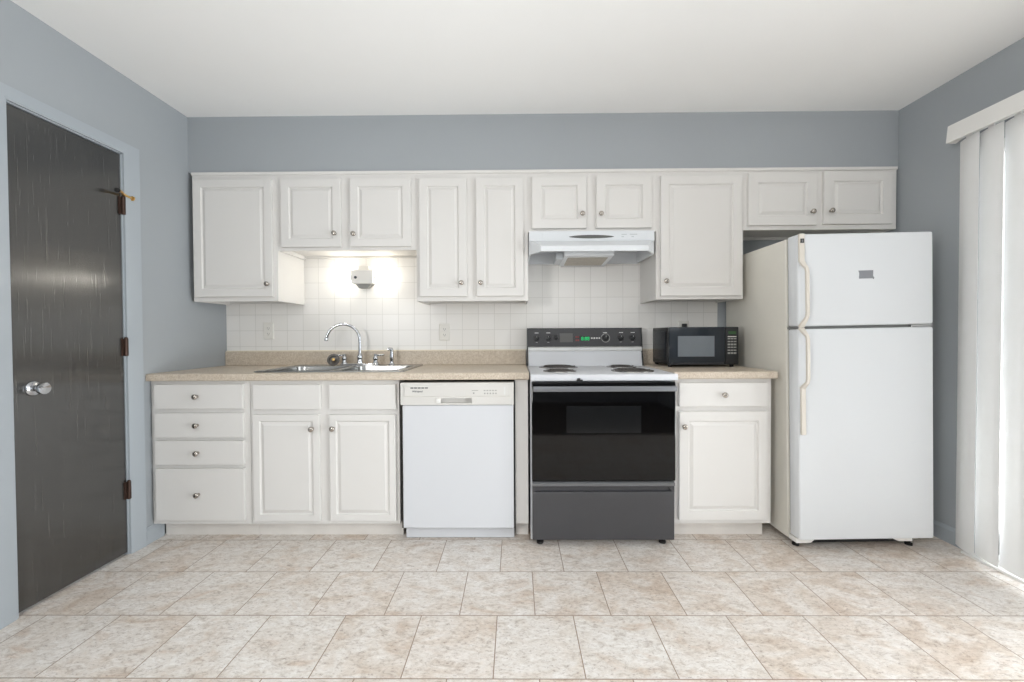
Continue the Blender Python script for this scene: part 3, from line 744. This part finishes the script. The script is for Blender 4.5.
for x in (0.128, 0.790):
    for y in (-0.635, -0.10):
        obj('foot', MB().lathe([(0.019, 0), (0.019, 0.010), (0.008, 0.014), (0.008, 0.031)], (x, y, 0), seg=20), 'rubber', t)

# ------------------------------------------------------------------ range hood
t = thing('range_hood', 'white under-cabinet range hood above the stove', 'hood', (0.468, -0.2, 1.60))
hx0, hx1 = 0.083, 0.841
def plan(o, y, z):  # hexagonal plan with cut front corners
    return [(hx0, -0.010, z), (hx1, -0.010, z), (hx1, -0.345, z), (hx1 - o, y, z), (hx0 + o, y, z), (hx0, -0.345, z)]
sh = MB()
sh.loops([plan(0.002, -0.362, 1.752), plan(0.002, -0.364, 1.692), plan(0.030, -0.400, 1.676), plan(0.062, -0.452, 1.648), plan(0.066, -0.460, 1.642), plan(0.066, -0.460, 1.612),
          [(hx0 + .010, -0.020, 1.612), (hx1 - .010, -0.020, 1.612), (hx1 - .012, -0.342, 1.612), (hx1 - .072, -0.450, 1.612), (hx0 + .072, -0.450, 1.612), (hx0 + .012, -0.342, 1.612)],
          [(hx0 + .010, -0.020, 1.690), (hx1 - .010, -0.020, 1.690), (hx1 - .012, -0.342, 1.690), (hx1 - .032, -0.352, 1.690), (hx0 + .032, -0.352, 1.690), (hx0 + .012, -0.342, 1.690)]])
obj('canopy', sh, 'white_app', t, smooth=20)
lens = MB().loops([[(0.460 + .136 * s_ * math.cos(a), y, 1.716 + .0105 * s_ * math.sin(a) * abs(math.sin(a)) ** .3) for a in [2 * math.pi * i / 40 for i in range(40)]] for y, s_ in ((-0.3632, 1), (-0.3665, 1), (-0.3672, .96))], True, True)
obj('vent_grille', lens, 'vent', t, 'dark lens-shaped vent')
sw = MB().box(0.640, 0.672, -0.3662, -0.3630, 1.726, 1.731).box(0.690, 0.735, -0.3662, -0.3630, 1.726, 1.731).box(0.640, 0.655, -0.3662, -0.3630, 1.712, 1.718).box(0.700, 0.715, -0.3662, -0.3630, 1.712, 1.718)
obj('switch_marks', sw, 'hoodin', t)
obj('fascia_panel', MB().facade(0.165, 0.835, 1.697, 1.740, -0.3655, .003, [(0.0, .001), (.001, 0)]), 'white_app', t)
fl = MB().prism([(-0.350, 1.640), (-0.350, 1.612), (-0.344, 1.606), (-0.060, 1.588), (-0.056, 1.594), (-0.056, 1.640)], 0.300, 0.600, 'x')
fo = obj('filter_frame', fl, 'white_app', t)
obj('filter_mesh', MB().prism([(-0.300, 1.6040), (-0.301, 1.6015), (-0.090, 1.5883), (-0.089, 1.5905)], 0.326, 0.574, 'x'), 'filt', fo)
obj('lamp_bracket', MB().box(0.255, 0.298, -0.300, -0.100, 1.592, 1.640, 0.004), 'hoodin', t)

# ------------------------------------------------------------------ microwave
t = thing('microwave_oven', 'black microwave oven on the short worktop by the refrigerator', 'microwave', (1.145, -0.19, CZ))
MX0, MX1, MZ0, MZ1 = 0.934, 1.354, 0.938, 1.170
obj('body', MB().box(MX0 + .004, MX1 - .003, -0.318, -0.035, MZ0, MZ1 - .001, 0.004), 'black_pl', t)
ves = MB().box(MX0 + .0025, MX0 + .0045, -0.285, -0.060, 0.965, 1.145, 0.001, 1)
obj('side_panel', ves, 'mw_door', t, 'glossy side panel')
md = obj('door', MB().box(MX0, 1.272, -0.350, -0.322, MZ0 + .002, MZ1, 0.006, 3), 'mw_door', t)
obj('window', MB().box(0.985, 1.206, -0.3512, -0.349, 0.990, 1.115, 0.0005, 1), 'mw_win', md, 'grey mesh window')
obj('bottom_trim', MB().box(0.945, 1.262, -0.3515, -0.349, 0.942, 0.953, .0005, 1), 'black_panel', md)
mc = obj('control_panel', MB().box(1.2735, MX1, -0.350, -0.322, MZ0 + .002, MZ1, 0.006, 3), 'black_pl', t)
obj('display', MB().box(1.290, 1.336, -0.3512, -0.349, 1.126, 1.143), 'mw_disp', mc, 'dim green display')
bt = MB()
for r_ in range(6):
    z = 1.098 - r_ * .0175
    for c_ in range(3):
        x = 1.286 + c_ * .0185
        big = r_ in (2, 5)
        bt.box(x, x + .0150, -0.3514, -0.349, z - (.005 if big else .0035), z + (.005 if big else .0035))
obj('buttons', bt, 'grey_pl', mc, 'pale key legends')
obj('start_bar', MB().box(1.286, 1.338, -0.3514, -0.349, 1.108, 1.113), 'almond', mc)
for x in (0.955, 1.335):
    for y in (-0.30, -0.06):
        obj('foot', MB().lathe([(0.011, 0), (0.012, 0.0135)], (x, y, CZ), seg=20), 'rubber', t)

# ------------------------------------------------------------------ refrigerator
t = thing('refrigerator', 'white top-freezer refrigerator with cream handles by the right wall', 'refrigerator', (1.79, -0.37, 0))
FX0, FX1 = 1.443, 2.127
obj('body', MB().box(FX0, FX1, -0.648, -0.018, 0.030, 1.628, 0.006), 'fridge_side', t)
obj('gasket', MB().box(FX0 + .012, FX1 - .012, -0.664, -0.648, 0.075, 1.615), 'gasket', t, 'grey door gasket')
def fdoor(name, z0, z1):
    return obj(name, MB().box(FX0 - .001, FX1 + .001, -0.742, -0.662, z0, z1, 0.010, 3), 'white_app', t)
fz = fdoor('freezer_door', 1.164, 1.634); rf = fdoor('refrigerator_door', 0.062, 1.150)
obj('divider', MB().box(FX0 + .004, FX1 - .002, -0.720, -0.650, 1.151, 1.163), 'gasket', t)
def strap(parent, path):
    """bent flat handle strip: stations of (y, z, left edge x, right edge x)"""
    o_ = MB(); n = len(path); th = 0.012; rings = []
    for i in range(n):
        a = Vector(path[max(i - 1, 0)][:2]); b = Vector(path[min(i + 1, n - 1)][:2])
        d = (b - a).normalized(); y, z, x0, x1 = path[i]
        qy, qz = y - d[1] * th, z + d[0] * th
        rings.append([(x0, y, z), (x1, y, z), (x1, qy, qz), (x0, qy, qz)])
    o_.loops(rings)
    es = list(o_.bm.edges)
    bmesh.ops.recalc_face_normals(o_.bm, faces=o_.bm.faces)
    bmesh.ops.bevel(o_.bm, geom=[e for e in es if e.calc_face_angle(0) > R(60)], offset=0.003, segments=2, profile=0.5, affect='EDGES')
    return obj('handle', o_, 'cream', parent, 'cream plastic handle')
yd = -0.742
XA, XB, XC = 1.437, 1.465, 1.449     # strip edges; the grip itself is narrower
hf = strap(fz, [(yd - .003, 1.165, XA, XB), (yd - .008, 1.170, XA, XB), (yd - .022, 1.190, XA + .004, XB), (yd - .036, 1.212, XC, XB + .001), (yd - .041, 1.230, XC, XB + .001), (yd - .041, 1.436, XC, XB + .001), (yd - .036, 1.452, XC, XB + .001), (yd - .022, 1.470, XA + .004, XB), (yd - .011, 1.490, XA, XB), (yd - .009, 1.500, XA, XB), (yd - .009, 1.632, XA, XB)])
strap(rf, [(yd - .009, 0.612, XA + .004, XB), (yd - .009, 0.845, XA + .004, XB), (yd - .011, 0.854, XA, XB), (yd - .022, 0.868, XA + .004, XB), (yd - .036, 0.884, XC, XB + .001), (yd - .041, 0.900, XC, XB + .001), (yd - .041, 1.098, XC, XB + .001), (yd - .036, 1.112, XC, XB + .001), (yd - .022, 1.130, XA + .004, XB), (yd - .008, 1.146, XA, XB), (yd - .003, 1.150, XA, XB)])
obj('badge', MB().box(1.442, 1.460, yd - .0235, yd - .0205, 1.584, 1.606), 'black_pl', hf, 'small dark square emblem')
obj('badge_centre', MB().box(1.4475, 1.4545, yd - .0242, yd - .0230, 1.590, 1.600), 'silver', hf)
tp = MB().prism([(1.751, 1.401), (1.819, 1.402), (1.826, 1.397), (1.828, 1.406), (1.822, 1.413), (1.823, 1.443), (1.748, 1.442), (1.753, 1.430)], yd - .0012, yd + .0002, 'y')
tape = tag(obj('tape_strip', tp, 'tape'), 'small torn grey tape strip stuck on the freezer door', 'tape')
hg = MB().box(2.020, 2.128, -0.738, -0.660, 1.1515, 1.1625, 0.001, 1)
obj('centre_hinge', hg, 'silver', t)
hc = MB().box(2.045, 2.120, -0.700, -0.600, 1.628, 1.642, 0.003)
obj('hinge_cover', hc, 'white_pl', t)
obj('base_grille', MB().box(FX0 + .03, FX1 - .03, -0.660, -0.640, 0.010, 0.060), 'black_pl', t, 'black base grille')
lf = MB().prism([(FX0 - .002, 0.034), (FX0 + .072, 0.034), (FX0 + .092, 0.050), (FX0 + .092, 0.060), (FX0 - .002, 0.060)], -0.715, -0.655, 'y', 0.003)
obj('corner_bracket', lf, 'white_pl', t)
rfm = MB().prism([(FX1 - .190, 0.060), (FX1 - .170, 0.042), (FX1 - .150, 0.036), (FX1 - .085, 0.036), (FX1 - .085, 0.060)], -0.715, -0.655, 'y', 0.003)
obj('corner_bracket', rfm, 'white_pl', t)
for x, zb in ((FX0 + .03, 0.0), (FX1 - .055, -0.009)):
    for y in (-0.66, -0.08):
        obj('foot', MB().lathe([(0.017, zb), (0.017, 0.010 + zb), (0.009, 0.014 + zb), (0.009, 0.045)], (x, y, 0), seg=20), 'rubber', t)
# the cabinet leans slightly to the left on its feet
lean = -R(0.85); move = Vector((0.018, 0, 0.0046))
rot = Matrix.Rotation(lean, 3, 'Y')
base = t.location.copy()
t.rotation_euler = (0, lean, 0); t.location = base + move
tape.rotation_euler = (0, lean, 0); tape.location = base + move - rot @ base

# ------------------------------------------------------------------ vertical blind over the sliding door
t = thing('vertical_blind', 'white vertical vane blind hanging at the sliding door', 'blind', (2.24, -1.05, 0.02))
vl = MB().prism([(2.212, 2.180), (2.203, 2.094), (2.207, 2.092), (2.218, 2.174), (2.326, 2.174), (2.326, 2.180)], -0.722, -3.50, 'y')
vl.prism([(2.212, 2.180), (2.203, 2.094), (2.250, 2.092), (2.326, 2.150), (2.326, 2.180)], -0.722, -0.718, 'y')
obj('valance', vl, 'white_pl', t)
obj('head_rail', MB().box(2.225, 2.275, -3.48, -0.727, 2.112, 2.150, 0.003), 'white_pl', t)
VW = 0.125
def vane(yc, ang, z0=0.036):
    m = MB(); n = 6
    c, s = math.cos(ang), math.sin(ang)
    P = []
    for i in range(n + 1):
        u = (i / n - .5) * VW; b = 0.007 * (1 - (2 * i / n - 1) ** 2)
        P.append((2.250 + u * s - b * c, yc + u * c + b * s))
    Q = [(p[0] + .0011 * c, p[1] - .0011 * s) for p in P]
    m.prism(P + Q[::-1], z0, 2.095, 'z')
    m.box(2.246, 2.254, yc - .012, yc + .012, 2.09, 2.114)
    return obj('vane', m, 'vane', t, smooth=50)
vane(-0.785, 0.30)
for i in range(5):
    vane(-0.880 - i * .103, 0.22)
